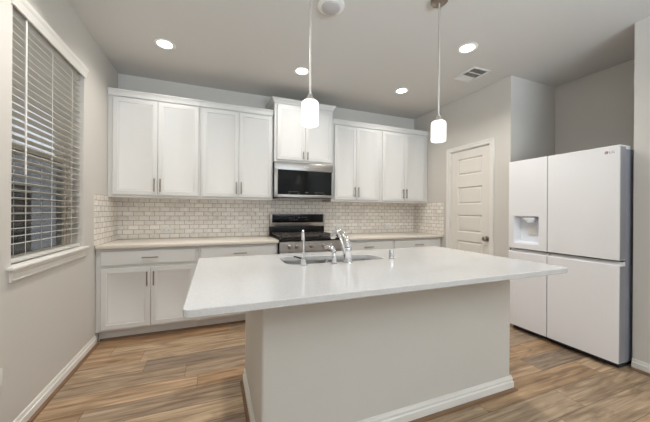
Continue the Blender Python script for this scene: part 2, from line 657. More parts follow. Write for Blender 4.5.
# ---- tiled backsplash
TT = 0.008
TB = MB()
TB.box(TT, 1.6895, -TT, 0, 0.914, 1.376)
TB.box(1.6895, 2.4625, -TT, 0, 0.914, 1.404)
TB.box(2.4625, XR - TT, -TT, 0, 0.914, 1.376)
struct(TB.build('wall_tile_back', 'tile_back'))
struct(MB().box(0, TT, -0.655, 0, 0.914, 1.389).build('wall_tile_left', 'tile_side'))
struct(MB().box(XR - TT, XR, -0.655, 0, 0.914, 1.389).build('wall_tile_right', 'tile_side'))

# ---- pantry door
dr = bpy.data.objects.new('door_1', None)
C.objects.link(dr)
dr.location = (XR, (DY0 + DY1) / 2, 0)
struct(dr)
cs = MB()
CW = 0.052


# three mitred lengths of stepped casing
for pts in ([(DY1, 0), (DY1 + CW, 0), (DY1 + CW, DZ + CW), (DY1, DZ)],
            [(DY0, 0), (DY0 - CW, 0), (DY0 - CW, DZ + CW), (DY0, DZ)],
            [(DY1, DZ), (DY1 + CW, DZ + CW), (DY0 - CW, DZ + CW), (DY0, DZ)]):
    cs.prism(pts, 'X', XR - 0.013, XR)
s = 0.018
for pts in ([(DY1 + CW - s, 0), (DY1 + CW, 0), (DY1 + CW, DZ + CW), (DY1 + CW - s, DZ + CW - s)],
            [(DY0 - CW + s, 0), (DY0 - CW, 0), (DY0 - CW, DZ + CW), (DY0 - CW + s, DZ + CW - s)],
            [(DY1 + CW - s, DZ + CW - s), (DY1 + CW, DZ + CW), (DY0 - CW, DZ + CW), (DY0 - CW + s, DZ + CW - s)]):
    cs.prism(pts, 'X', XR - 0.019, XR - 0.013)
cs.build('casing', 'trim', dr)
jb = MB()
jb.box(XR + 0.001, XR + 0.119, DY1 - 0.012, DY1, 0, DZ)
jb.box(XR + 0.001, XR + 0.119, DY0, DY0 + 0.012, 0, DZ)
jb.box(XR + 0.001, XR + 0.119, DY0 + 0.012, DY1 - 0.012, DZ - 0.012, DZ)
jb.build('jamb', 'trim', dr)
# five recessed panels; the slab front is at x = XR + 0.012
xf = XR + 0.010
py0, py1 = -1.272, -0.897
pz = [(1.734, 1.958), (1.350, 1.581), (0.980, 1.212), (0.612, 0.868), (0.245, 0.490)]
ya, yb = DY0 + 0.015, DY1 - 0.015
dl = MB()


def quad_x(mb, x, y0, y1, z0, z1):
    mb.face([(x, y0, z0), (x, y1, z0), (x, y1, z1), (x, y0, z1)])


zt, zb = DZ - 0.015, 0.012
quad_x(dl, xf, ya, py0, zb, zt)
quad_x(dl, xf, py1, yb, zb, zt)
zs = [zt] + [q for p in pz for q in (p[1], p[0])] + [zb]
for i in range(0, len(zs), 2):
    quad_x(dl, xf, py0, py1, zs[i + 1], zs[i])
for z0, z1 in pz:
    loops = []
    for ins, dep in ((0, 0), (0.010, 0.014), (0.018, 0.014), (0.032, 0.004)):
        loops.append([(xf + dep, py0 + ins, z0 + ins), (xf + dep, py1 - ins, z0 + ins), (xf + dep, py1 - ins, z1 - ins), (xf + dep, py0 + ins, z1 - ins)])
    for i in range(3):
        for k in range(4):
            dl.face([loops[i][k], loops[i][(k + 1) % 4], loops[i + 1][(k + 1) % 4], loops[i + 1][k]])
    dl.face(loops[-1])
xb = xf + 0.035
quad_x(dl, xb, ya, yb, zb, zt)
dl.face([(xf, ya, zb), (xb, ya, zb), (xb, ya, zt), (xf, ya, zt)])
dl.face([(xf, yb, zb), (xb, yb, zb), (xb, yb, zt), (xf, yb, zt)])
dl.face([(xf, ya, zb), (xb, ya, zb), (xb, yb, zb), (xf, yb, zb)])
dl.face([(xf, ya, zt), (xb, ya, zt), (xb, yb, zt), (xf, yb, zt)])
bmesh.ops.remove_doubles(dl.bm, verts=dl.bm.verts[:], dist=0.0002)
leaf = dl.build('door_panel', 'door', dr, smooth=False)
kn = MB().lathe([(0.0001, 0.0), (0.031, 0.0), (0.031, -0.006), (0.013, -0.010), (0.011, -0.030), (0.020, -0.036), (0.027, -0.046),
                 (0.027, -0.054), (0.020, -0.062), (0.0001, -0.065)], (xf, -1.342, 0.925), 24, 'X')
kn.build('knob', 'nickel', leaf)
for z in (1.837, 1.067, 0.30):
    MB().tube([(XR - 0.003, DY1 - 0.010, z - 0.045), (XR - 0.003, DY1 - 0.010, z + 0.045)], 0.005, 10).build('hinge', 'satin', leaf)

# ---- left window: vinyl single-hung unit, head trim, stool and apron, insect screen
win = bpy.data.objects.new('window_1', None)
C.objects.link(win)
win.location = (-0.1, (WY0 + WY1) / 2, WZ0)
struct(win)
ZM = 1.625
fr = MB()
FX0, FX1 = -0.158, -0.088
fr.box(FX0, FX1, WY0, WY0 + 0.045, WZ0, WZ1)
fr.box(FX0, FX1, WY1 - 0.045, WY1, WZ0, WZ1)
fr.box(FX0, FX1, WY0 + 0.045, WY1 - 0.045, WZ0, WZ0 + 0.012)
fr.box(FX0, FX1, WY0 + 0.045, WY1 - 0.045, WZ1 - 0.045, WZ1)
fr.build('window_frame', 'vinyl', win)
for nm, x0, x1, z0, z1, st in (('upper_sash', -0.150, -0.125, ZM - 0.01, WZ1 - 0.045, 0.055), ('lower_sash', -0.120, -0.095, WZ0 + 0.012, ZM + 0.025, 0.032)):
    sa = MB()
    a, b_ = WY0 + 0.045, WY1 - 0.045
    sa.box(x0, x1, a, a + st, z0, z1, 0.003)
    sa.box(x0, x1, b_ - st, b_, z0, z1, 0.003)
    sa.box(x0, x1, a + st, b_ - st, z0, z0 + 0.018, 0.003)
    sa.box(x0, x1, a + st, b_ - st, z1 - 0.04, z1, 0.003)
    so = sa.build(nm, 'vinyl', win)
    xm = (x0 + x1) / 2
    MB().box(xm - 0.003, xm + 0.003, a + st, b_ - st, z0 + 0.018, z1 - 0.04).build('pane', 'glass', so)
MB().box(-0.1565, -0.1545, WY0 + 0.045, WY1 - 0.045, WZ0 + 0.012, ZM).build('insect_screen', 'screen', win)
hd = MB()   # crown-like head trim above the opening
prof = [(0, 2.345), (0.010, 2.345), (0.012, 2.362), (0.015, 2.366), (0.015, 2.385), (0.019, 2.391), (0.025, 2.402), (0.027, 2.412), (0.027, 2.420), (0, 2.420)]
hd.prism(prof, 'Y', -1.790, -0.866)
struct(hd.build('trim_3', 'trim'))
sl = MB()
sl.box(-0.087, 0.0, WY0, WY1, 0.919, WZ0)
sl.box(0.0, 0.034, -1.815, -0.840, 0.919, WZ0 - 0.001, 0.005)
struct(sl.build('trim_4', 'trim'))
ap = MB()
ap.prism([(0, 0.850), (0.008, 0.850), (0.016, 0.862), (0.011, 0.868), (0.011, 0.893), (0.016, 0.899), (0.022, 0.910), (0.022, 0.919), (0, 0.919)], 'Y', -1.790, -0.860)
struct(ap.build('trim_5', 'trim'))

# ---- outdoors beyond the left window
struct(MB().box(-14, -0.17, -12, 8, -0.25, -0.15).build('ground', 'lawn'))
fence = thing('fence', 'dark weathered board fence outside beyond the blinds', 'fence', (-2.6, -1.0, -0.15))
fb = MB()
y = -6.0
k = 0
while y < 4.0:
    fb.box(-2.62 - 0.01 * (k % 2), -2.60 - 0.01 * (k % 2), y, y + 0.132, -0.15, 1.72 + 0.01 * ((k * 7) % 3))
    y += 0.14
    k += 1
fb.build('boards', 'fence', fence)
fr2 = MB()
for z in (0.15, 0.85, 1.5):
    fr2.box(-2.67, -2.632, -6.0, 4.0, z, z + 0.08)
fr2.build('rails', 'fence', fence)
eave = struct(MB().box(-1.10, -0.165, -7.5, 0.5, 2.62, 2.80).build('roof_eave', 'siding'))
house = thing('house', 'grey sided neighbour house seen through the upper blind slats', 'house', (-9.0, 0.5, -0.15))
MB().box(-12.0, -8.0, 0.2, 9.0, -0.15, 2.9).build('wall', 'siding', house)
MB().prism([(-12.3, 2.9), (-7.7, 2.9), (-10.0, 4.3)], 'Y', -0.1, 9.3).build('roof', 'roofing', house)

# ---------------------------------------------------------------- cabinets


def bar_pull(parent, c, vertical, length=0.138):
    """brushed bar pull on a front facing -Y; c = centre on the front plane."""
    x, y, z = c
    b = MB()
    h = length / 2
    o = 0.027
    if vertical:
        b.tube([(x, y - o, z - h), (x, y - o, z + h)], 0.0065, 10)
        for s_ in (-1, 1):
            b.tube([(x, y + 0.001, z + s_ * h * 0.72), (x, y - o, z + s_ * h * 0.72)], 0.0045, 8)
    else:
        b.tube([(x - h, y - o, z), (x + h, y - o, z)], 0.0065, 10)
        for s_ in (-1, 1):
            b.tube([(x + s_ * h * 0.72, y + 0.001, z), (x + s_ * h * 0.72, y - o, z)], 0.0045, 8)
    return b.build('handle', 'nickel', parent)


DOOR_RINGS = [(0.044, 0.0), (0.047, -0.005), (0.056, -0.006), (0.066, -0.013)]


def cab_door(parent, x0, x1, z0, z1, yf):
    return MB().panel((x0, yf, z0), (1, 0, 0), (0, 0, 1), (0, -1, 0), x1 - x0, z1 - z0, 0.019, DOOR_RINGS).build('door', 'cabinet', parent)


def drawer(parent, x0, x1, z0, z1, yf):
    return MB().panel((x0, yf, z0), (1, 0, 0), (0, 0, 1), (0, -1, 0), x1 - x0, z1 - z0, 0.019,
                      [(0.010, 0.0)]).build('drawer', 'cabinet', parent)


YU = -0.340     # front of the upper doors


def upper(label, x0, x1, d1, gap, d2, z0=1.376, z1=2.430, yf=YU, hz=(1.44, 1.58), dz=(1.403, 2.404), crown='flat', group='wall cabinets above the counters'):
    t = thing('wall_cabinet', label, 'cabinet', ((x0 + x1) / 2, -0.0, z0), group)
    yc = yf + 0.020
    b = MB()
    b.box(x0, x1, yc, -0.0015, z0, z1, 0.0015, 1)
    b.build('body', 'cabinet', t)
    if crown == 'flat':
        c = MB()
        c.prism([(-0.0015, z1), (yc, z1 - 0.012), (yc - 0.014, z1 - 0.012), (yc - 0.017, z1 + 0.01), (yc - 0.022, z1 + 0.036), (yc - 0.030, z1 + 0.044), (yc - 0.030, z1 + 0.054), (-0.0015, z1 + 0.054)], 'X', x0, x1)
        c.build('crown_moulding', 'cabinet', t)
    else:
        c = MB()
        prof = [(0.000, 0.0), (0.006, 0.004), (0.010, 0.018), (0.026, 0.040), (0.034, 0.050), (0.036, 0.064), (0.0, 0.064)]
        zc = z1
        rings = []
        for d, h in prof:
            rings.append([(x0 - d, -0.0015, zc + h), (x0 - d, yc - d, zc + h), (x1 + d, yc - d, zc + h), (x1 + d, -0.0015, zc + h)])
        for i in range(len(rings) - 1):
            for k in range(3):
                c.face([rings[i][k], rings[i][k + 1], rings[i + 1][k + 1], rings[i + 1][k]])
        c.face(rings[0]); c.face([rings[-2][0], rings[-2][1], rings[-2][2], rings[-2][3]])
        bmesh.ops.remove_doubles(c.bm, verts=c.bm.verts[:], dist=0.0001)
        c.build('crown_moulding', 'cabinet', t)
    for (a, e, hx) in ((d1, gap - 0.0015, gap - 0.028), (gap + 0.0015, d2, gap + 0.028)):
        d = cab_door(t, a, e, dz[0], dz[1], yf)
        bar_pull(d, (hx, yf, (hz[0] + hz[1]) / 2), True, hz[1] - hz[0])
    return t


upper('white two-door wall cabinet in the corner beside the window wall', 0.002, 0.866, 0.045, 0.448, 0.848)
upper('white two-door wall cabinet just left of the microwave', 0.868, 1.688, 0.888, 1.281, 1.672)
upper('short white cabinet directly above the microwave with flared crown moulding', 1.692, 2.462, 1.722, 2.080, 2.440,
      z0=1.855, z1=2.566, yf=-0.400, hz=(1.893, 1.986), dz=(1.876, 2.545), crown='flared')
upper('white two-door wall cabinet just right of the microwave', 2.466, 3.228, 2.512, 2.840, 3.200)
upper('white two-door wall cabinet at the end beside the pantry door', 3.230, XR - 0.002, 3.262, 3.645, 4.030)

YB = -0.630   # front of the base doors


def base(label, x0, x1, a, e, gap, group='base cabinets along the back wall'):
    t = thing('base_cabinet', label, 'cabinet', ((x0 + x1) / 2, -0.3, 0), group)
    yc = YB + 0.020
    MB().box(x0, x1, yc, -0.002, 0.105, 0.882, 0.0015, 1).build('body', 'cabinet', t)
    MB().box(x0 + 0.001, x1 - 0.001, -0.535, -0.05, 0.0, 0.105).build('toe_kick', 'cabinet', t)
    d = drawer(t, a, e, 0.724, 0.856, YB)
    bar_pull(d, ((a + e) / 2, YB, 0.790), False)
    for (p, q, hx) in ((a, gap - 0.0015, gap - 0.028), (gap + 0.0015, e, gap + 0.028)):
        dd = cab_door(t, p, q, 0.125, 0.694, YB)
        bar_pull(dd, (hx, YB, 0.585), True)
    return t


base('white base cabinet in the left corner with doors in full view', 0.002, 0.862, 0.042, 0.842, 0.443)
base('white base cabinet left of the range behind the island corner', 0.864, 1.692, 0.889, 1.672, 1.280)
base('white base cabinet right of the range, behind the faucet', 2.470, 3.254, 2.502, 3.234, 2.868)
base('white base cabinet in the right corner by the pantry door', 3.256, XR - 0.002, 3.276, 4.053, 3.665)
tk = MB()
shoe_profile(tk, 'X', 0.016, 1.69, -0.535, -1, 0.0, 0.018)
struct(tk.build('trim_6', 'shoe'))

for nm, x0, x1, lab in (('countertop', TT, 1.697, 'cream quartz countertop running from the window corner to the range'),
                        ('countertop', 2.468, XR - TT, 'cream quartz countertop running from the range to the pantry wall')):
    tag(MB().box(x0, x1, -0.655, -TT, 0.884, 0.914, 0.003).build('countertop', 'quartz2', None, ((x0 + x1) / 2, -0.3, 0.884)), lab, 'countertop', 'back wall countertops')

# ---------------------------------------------------------------- microwave
MX0, MX1, MZ0, MZ1, MYF = 1.693, 2.461, 1.405, 1.853, -0.405
mw = thing('microwave', 'stainless over-the-range microwave with black glass door', 'microwave', ((MX0 + MX1) / 2, -0.2, MZ0))
MB().box(MX0, MX1, MYF + 0.045, -0.010, MZ0, MZ1, 0.003).build('body', 'black', mw)
md = MB()
md.box(MX0, MX1, MYF, MYF + 0.044, 1.752, MZ1 - 0.002, 0.004)
md.box(MX0, MX0 + 0.040, MYF, MYF + 0.044, MZ0 + 0.01, 1.752, 0.003)
md.box(MX1 - 0.018, MX1, MYF, MYF + 0.044, MZ0 + 0.01, 1.752, 0.003)
md.box(MX0 + 0.040, MX1 - 0.018, MYF, MYF + 0.044, MZ0 + 0.01, MZ0 + 0.045, 0.003)
mdo = md.build('door', 'steel', mw)
MB().box(MX0 + 0.040, MX1 - 0.018, MYF + 0.004, MYF + 0.040, MZ0 + 0.045, 1.752).build('door_glass', 'black_glass', mdo)
lg = MB()
for i, w_ in enumerate((0.010, 0.006, 0.008, 0.006, 0.009)):
    lg.box(2.068 + i * 0.012, 2.068 + i * 0.012 + w_, MYF - 0.0012, MYF + 0.001, 1.797, 1.805)
lg.build('door_mark', 'plastic', mdo)
def strokes(xs, w_, y, z0, z1, name, parent):
    b = MB()
    for x in xs:
        b.box(x, x + w_, y - 0.0006, y + 0.0006, z0, z1)
    return b.build(name, 'display', parent)


MG = MYF + 0.0036
strokes([1.86 + i * 0.012 for i in range(12)], 0.008, MG, 1.484, 1.488, 'key_legend', mw)
strokes([2.205 + i * 0.011 for i in range(12)], 0.007, MG, 1.480, 1.484, 'key_legend', mw)
for x in (1.865, 1.985, 2.225, 2.325):
    strokes([x], 0.02, MG, 1.462, 1.467, 'key_mark', mw)
strokes([2.085, 2.097, 2.112], 0.009, MG, 1.474, 1.484, 'clock_digits', mw)
MB().box(MX0 + 0.05, MX1 - 0.05, -0.36, -0.08, MZ0 - 0.004, MZ0).build('grease_filter', 'steel', mw)

# ---------------------------------------------------------------- range
RX0, RX1 = 1.702, 2.463
rg = thing('range', 'stainless gas range with black cooktop between the base cabinets', 'stove', ((RX0 + RX1) / 2, -0.35, 0))
MB().box(RX0 + 0.002, RX1 - 0.002, -0.640, -0.012, 0.03, 0.900, 0.003).build('body', 'black', rg)
ck = MB()
ck.box(RX0, RX1, -0.665, -0.060, 0.900, 0.922, 0.006)
ck.build('cooktop', 'black', rg)
cp = MB()
cp.prism([(-0.640, 0.900), (-0.672, 0.892), (-0.684, 0.775), (-0.640, 0.775)], 'X', RX0, RX1)
cpo = cp.build('control_panel', 'panel_steel', rg)
for x in (1.818, 1.900, 2.080, 2.232, 2.330):
    MB().lathe([(0.0001, 0), (0.024, 0), (0.024, -0.006), (0.019, -0.010), (0.017, -0.036), (0.0001, -0.038)], (x, -0.677, 0.838), 20, 'Y').build('knob', 'steel', cpo)
gr = MB()
for gx0, gx1 in ((RX0 + 0.02, RX0 + 0.26), (RX0 + 0.265, RX1 - 0.265), (RX1 - 0.26, RX1 - 0.02)):
    for y in (-0.625, -0.095):
        gr.box(gx0, gx1, y - 0.007, y + 0.007, 0.940, 0.958, 0.003)
    for x in (gx0 + 0.007, gx1 - 0.007):
        gr.box(x - 0.007, x + 0.007, -0.632, -0.088, 0.940, 0.958, 0.003)
    n = 3
    for i in range(1, n + 1):
        x = gx0 + (gx1 - gx0) * i / (n + 1)
        gr.box(x - 0.005, x + 0.005, -0.622, -0.098, 0.943, 0.960, 0.002)
    for y in (-0.49, -0.36, -0.23):
        gr.box(gx0 + 0.01, gx1 - 0.01, y - 0.005, y + 0.005, 0.943, 0.959, 0.002)
    for x in (gx0 + 0.007, gx1 - 0.007):
        for y in (-0.620, -0.100):
            gr.box(x - 0.007, x + 0.007, y - 0.007, y + 0.007, 0.922, 0.942)
gr.build('grates', 'iron', rg)
for x, y in ((RX0 + 0.14, -0.49), (RX0 + 0.14, -0.23), ((RX0 + RX1) / 2, -0.36), (RX1 - 0.14, -0.49), (RX1 - 0.14, -0.23)):
    MB().lathe([(0.0001, 0.0), (0.048, 0.0), (0.046, 0.008), (0.034, 0.010), (0.033, 0.016), (0.0001, 0.017)], (x, y, 0.922), 20).build('burner', 'iron', rg)
bgd = MB()
bgd.box(RX0 - 0.004, RX1 + 0.006, -0.078, -0.012, 0.920, 1.040, 0.003)
bgd.build('backguard', 'black', rg)
bp_ = MB()
bp_.box(RX0 - 0.006, RX1 + 0.010, -0.085, -0.014, 1.038, 1.208, 0.006)
bpo = bp_.build('control_console', 'steel', rg)
MB().box(RX0 + 0.026, RX1 - 0.014, -0.088, -0.084, 1.088, 1.200, 0.002).build('display_panel', 'black_glass', bpo)
strokes([1.955 + i * 0.014 for i in range(6)], 0.008, -0.0884, 1.150, 1.154, 'key_legend', bpo)
strokes([1.960 + i * 0.022 for i in range(6)], 0.012, -0.0884, 1.122, 1.127, 'key_legend', bpo)
strokes([2.085, 2.096], 0.008, -0.0884, 1.150, 1.164, 'clock_digits', bpo)
strokes([2.13 + i * 0.03 for i in range(3)], 0.015, -0.0884, 1.156, 1.160, 'key_legend', bpo)
strokes([2.18 + i * 0.02 for i in range(3)], 0.008, -0.0884, 1.126, 1.130, 'key_legend', bpo)
od = MB()
od.box(RX0 + 0.004, RX1 - 0.004, -0.680, -0.641, 0.225, 0.768, 0.004)
odo = od.build('oven_door', 'steel', rg)
MB().box(RX0 + 0.11, RX1 - 0.11, -0.683, -0.679, 0.33, 0.63, 0.002).build('oven_window', 'black_glass', odo)
oh = MB()
oh.tube([(RX0 + 0.06, -0.725, 0.715), (RX1 - 0.06, -0.725, 0.715)], 0.012, 12)
for x in (RX0 + 0.09, RX1 - 0.09):
    oh.tube([(x, -0.679, 0.715), (x, -0.725, 0.715)], 0.009, 10)
oh.build('handle', 'steel', odo)
MB().box(RX0 + 0.004, RX1 - 0.004, -0.676, -0.641, 0.07, 0.218, 0.004).build('storage_drawer', 'steel', rg)
MB().box(RX0 + 0.03, RX1 - 0.03, -0.60, -0.05, 0.0, 0.03).build('plinth', 'dark', rg)

# ---------------------------------------------------------------- fridge
FXF = 3.987
FY0, FY1, FYM = -2.585, -1.692, -2.071     # near edge, far edge, split
FT, FB_, FG0, FG1 = 1.790, 0.055, 0.836, 0.872
fg = thing('refrigerator', 'white side-by-side refrigerator with ice dispenser in the wall alcove', 'fridge', (4.35, (FY0 + FY1) / 2, 0))
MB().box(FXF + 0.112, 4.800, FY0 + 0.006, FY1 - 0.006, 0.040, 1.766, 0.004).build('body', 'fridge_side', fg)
MB().box(FXF + 0.095, FXF + 0.113, FY0 + 0.016, FY1 - 0.016, 0.060, 1.760).build('door_gasket', 'dark', fg)
MB().box(FXF + 0.06, 4.78, FY0 + 0.02, FY1 - 0.02, 0.004, 0.042).build('toe_grille', 'dark', fg)
XB = FXF + 0.096


def fridge_door(y0, y1, z0, z1, top_lip=False, bottom_lip=False):
    b = MB()
    if top_lip:       # finger recess sloping back along the top edge
        b.prism([(FXF, z0), (XB, z0), (XB, z1 + 0.02), (FXF + 0.055, z1 + 0.02), (FXF + 0.03, z1 - 0.002), (FXF + 0.006, z1), (FXF, z1 - 0.006)], 'Y', y0, y1)
    else:
        b.prism([(FXF + 0.002, z0), (XB, z0), (XB, z1), (FXF + 0.006, z1), (FXF, z1 - 0.006), (FXF, z0 + 0.002)], 'Y', y0, y1)
    return b.build('door', 'fridge', fg)


g = 0.004
fd1 = fridge_door(FY0, FYM - g, FG1, FT)
fd3 = fridge_door(FY0, FYM - g, FB_, FG0, top_lip=True)
for d_, z0_, z1_ in ((fd1, FG1 + 0.004, FT - 0.010), (fd3, FB_ + 0.004, FG0 - 0.012)):  # thin side strip, greyer than the door front
    e_ = MB().box(FXF + 0.014, XB - 0.002, FY0 - 0.0015, FY0 + 0.002, z0_, z1_, 0.001, 1).build('side_strip', 'fridge_edge', d_)
    e_['label'] = 'grey strip on the side of the white door'
fridge_door(FYM + g, FY1, FB_, FG0, top_lip=True)
# dispenser door: a front with a hole and a niche behind it
NY0, NY1, NZ0, NZ1 = -2.000, -1.740, 0.918, 1.213
dd = MB()
y0, y1, z0, z1 = FYM + g, FY1, FG1, FT
dd.box(FXF, XB, y0, NY0, z0, z1)
dd.box(FXF, XB, NY1, y1, z0, z1)
dd.box(FXF, XB, NY0, NY1, z0, NZ0)
dd.box(FXF, XB, NY0, NY1, NZ1, z1)
dd.box(FXF + 0.080, XB, NY0, NY1, NZ0, NZ1)
fd2 = dd.build('door', 'fridge', fg)
ni = MB()
def niche_pts(x, ins):
    return [(x, NY0 + ins, NZ0 + ins), (x, NY1 - ins, NZ0 + ins), (x, NY1 - ins, NZ1 - ins * 0.6), (x, NY0 + ins, NZ1 - ins * 0.6)]
la = niche_pts(FXF + 0.001, 0.0005)
lb = niche_pts(FXF + 0.004, 0.010)
lc = niche_pts(FXF + 0.0785, 0.030)
for A, B in ((la, lb), (lb, lc)):
    for k in range(4):
        ni.face([A[k], A[(k + 1) % 4], B[(k + 1) % 4], B[k]])
ni.face(lc)
bmesh.ops.remove_doubles(ni.bm, verts=ni.bm.verts[:], dist=0.0001)
ni.build('dispenser_niche', 'fridge_niche', fd2)
nz_ = MB()
nz_.box(FXF + 0.010, FXF + 0.077, -1.945, -1.835, 1.168, 1.200, 0.010, 3)
nz_.lathe([(0.038, 0.0), (0.040, -0.012), (0.034, -0.022), (0.026, -0.024)], (FXF + 0.043, -1.890, 1.168), 24)
nz_.build('dispenser_nozzle', 'fridge_niche', fd2)
MB().box(FXF + 0.068, FXF + 0.0775, -1.935, -1.850, 1.020, 1.100, 0.006).build('dispenser_paddle', 'plastic', fd2)
MB().box(FXF + 0.012, FXF + 0.074, NY0 + 0.032, NY1 - 0.032, 0.930, 0.9345, 0.001).build('drip_tray', 'plastic', fd2)
for y in (FY0 + 0.045, FY1 - 0.045):
    MB().box(FXF + 0.100, FXF + 0.205, y - 0.035, y + 0.035, 1.767, 1.797, 0.006).build('hinge_cover', 'fridge', fg)
# maker's mark: a red disc with a small face-like line, then two grey letters
lg = MB()
lg.lathe([(0.0001, 0.0), (0.0118, 0.0), (0.0118, -0.0012), (0.0001, -0.0013)], (FXF + 0.0002, -2.5055, 1.7385), 28, 'X')
lg.build('door_emblem', 'logo_red', fd1)
le = MB()
le.tube([(FXF - 0.0016, -2.5055, 1.7435), (FXF - 0.0016, -2.5055, 1.7345), (FXF - 0.0016, -2.509, 1.7345)], 0.0008, 6)
le.tube([(FXF - 0.0016, -2.5055 + 0.0075 * math.cos(a), 1.7385 + 0.0075 * math.sin(a)) for a in [R(90 - 14 * i) for i in range(-0, 20)]][::1], 0.0007, 6)
le.lathe([(0.0001, 0.0), (0.0013, 0.0), (0.0001, -0.0008)], (FXF - 0.0012, -2.5015, 1.7415), 10, 'X')
le.build('emblem_line', 'plastic', fd1)


def text_mesh(txt, size, depth):
    cu = bpy.data.curves.new('tmp', 'FONT')
    cu.body = txt
    cu.size = size
    cu.extrude = depth
    cu.align_x = 'LEFT'
    to = bpy.data.objects.new('tmp', cu)
    C.objects.link(to)
    bpy.context.view_layer.update()
    dg = bpy.context.evaluated_depsgraph_get()
    me = bpy.data.meshes.new_from_object(to.evaluated_get(dg))
    bpy.data.objects.remove(to)
    bpy.data.curves.remove(cu)
    return me


tm = text_mesh('LG', 0.025, 0.0006)
tm.transform(Matrix.Scale(1.15, 4, (1, 0, 0)))
tm.transform(Matrix.Translation((FXF - 0.0004, -2.5215, 1.7297)) @ Matrix.Rotation(R(-90), 4, 'Z') @ Matrix.Rotation(R(90), 4, 'X'))
tm.transform(Matrix.Translation(-fg.location))
tm.materials.clear()
tm.materials.append(M['logo_grey'])
to = bpy.data.objects.new('door_lettering', tm)
C.objects.link(to)
to.parent = fd1

# ---------------------------------------------------------------- island
IX0, IX1, IY0, IY1 = 1.232, 2.969, -2.434, -1.680
isl = thing('kitchen_island', 'greige painted island base with white baseboard on the wood floor', 'island', ((IX0 + IX1) / 2, (IY0 + IY1) / 2, 0))


def rounded_poly(pts, rad, n=6):
    """round the corners of a polygon; rad is a number or a list."""
    out = []
    m = len(pts)
    for i in range(m):
        p0, p, p1 = Vector(pts[i - 1]), Vector(pts[i]), Vector(pts[(i + 1) % m])
        r = rad[i] if isinstance(rad, (list, tuple)) else rad
        if r <= 0:
            out.append(tuple(p))
            continue
        a = (p0 - p).normalized()
        b = (p1 - p).normalized()
        ang = a.angle(b)
        t = r / math.tan(ang / 2)
        c = p + (a + b).normalized() * (r / math.sin(ang / 2))
        s0 = p + a * t
        s1 = p + b * t
        a0 = math.atan2(s0.y - c.y, s0.x - c.x)
        a1 = math.atan2(s1.y - c.y, s1.x - c.x)
        d = (a1 - a0 + math.pi) % (2 * math.pi) - math.pi
        for k in range(n + 1):
            q = a0 + d * k / n
            out.append((c.x + r * math.cos(q), c.y + r * math.sin(q)))
    return out


WT = 0.115
u_shape = rounded_poly([(IX0, IY1), (IX0, IY0), (IX1, IY0), (IX1, IY1), (IX1 - WT, IY1), (IX1 - WT, IY0 + WT), (IX0 + WT, IY0 + WT), (IX0 + WT, IY1)],
                       [0.004, 0.016, 0.016, 0.004, 0.004, 0, 0, 0.004], 4)
MB().prism(u_shape, 'Z', 0, 0.884).build('half_wall', 'wall', isl)
# white cabinet fronts between the two returns, facing the range
MB().box(IX0 + WT, IX1 - WT, IY1 - 0.03, IY1 - 0.012, 0.105, 0.880).build('cabinet_face', 'cabinet', isl)
MB().box(IX0 + WT, IX1 - WT, IY1 - 0.10, IY1 - 0.085, 0.0, 0.105).build('toe_kick', 'cabinet', isl)
n = 4
wdt = (IX1 - IX0 - 2 * WT - 0.02) / n
for i in range(n):
    x0 = IX0 + WT + 0.01 + i * wdt
    d = MB().panel((x0 + wdt - 0.003, IY1 + 0.007, 0.125), (-1, 0, 0), (0, 0, 1), (0, 1, 0), wdt - 0.006, 0.735, 0.019, DOOR_RINGS).build('cabinet_door', 'cabinet', isl)
    hx = x0 + (wdt - 0.035 if i % 2 == 0 else 0.035)
    hb = MB()
    hb.tube([(hx, IY1 + 0.034, 0.68), (hx, IY1 + 0.034, 0.818)], 0.0065, 10)
    for z in (0.70, 0.80):
        hb.tube([(hx, IY1 + 0.006, z), (hx, IY1 + 0.034, z)], 0.0045, 8)
    hb.build('handle', 'nickel', d)


def skirt(profile, name, mat):
    """three-sided moulding round the left, front and right of the island, mitred."""
    b = MB()
    rings = []
    for d, h in profile:
        rings.append([(IX0 - d, IY1, h), (IX0 - d, IY0 - d, h), (IX1 + d, IY0 - d, h), (IX1 + d, IY1, h)])
    m = len(rings)
    for i in range(m):
        A, B = rings[i], rings[(i + 1) % m]
        for k in range(3):
            b.face([A[k], A[k + 1], B[k + 1], B[k]])
    b.face([r[0] for r in rings])
    b.face([r[3] for r in rings])
    bmesh.ops.remove_doubles(b.bm, verts=b.bm.verts[:], dist=0.00005)
    return b.build(name, mat, isl)


t, h = 0.015, 0.098
skirt([(0.0005, 0.0), (t, 0.0), (t, h * 0.60), (t * 0.6, h * 0.66), (t * 0.72, h * 0.82), (t * 0.4, h * 0.90), (t * 0.3, h), (0.0005, h)], 'baseboard', 'trim')
skirt([(t, 0.0)] + [(t + 0.018 * math.cos(a), 0.018 * math.sin(a)) for a in (0, R(25), R(50), R(70), R(90))], 'shoe_moulding', 'shoe')

# ---- countertop with a sink cut-out
TX0, TX1, TY0, TY1, TZ0, TZ1 = 0.917, 3.024, -2.757, -1.660, 0.884, 0.914
outer = rounded_poly([(TX0, TY0), (TX1, TY0), (TX1, TY1), (TX0, TY1)], [0.030, 0.030, 0.045, 0.020], 6)
SINK = [(1.440, -2.110), (2.150, -2.110), (2.150, -1.895), (1.440, -1.775)]
hole = rounded_poly(SINK, [0.075, 0.055, 0.10, 0.075], 8)


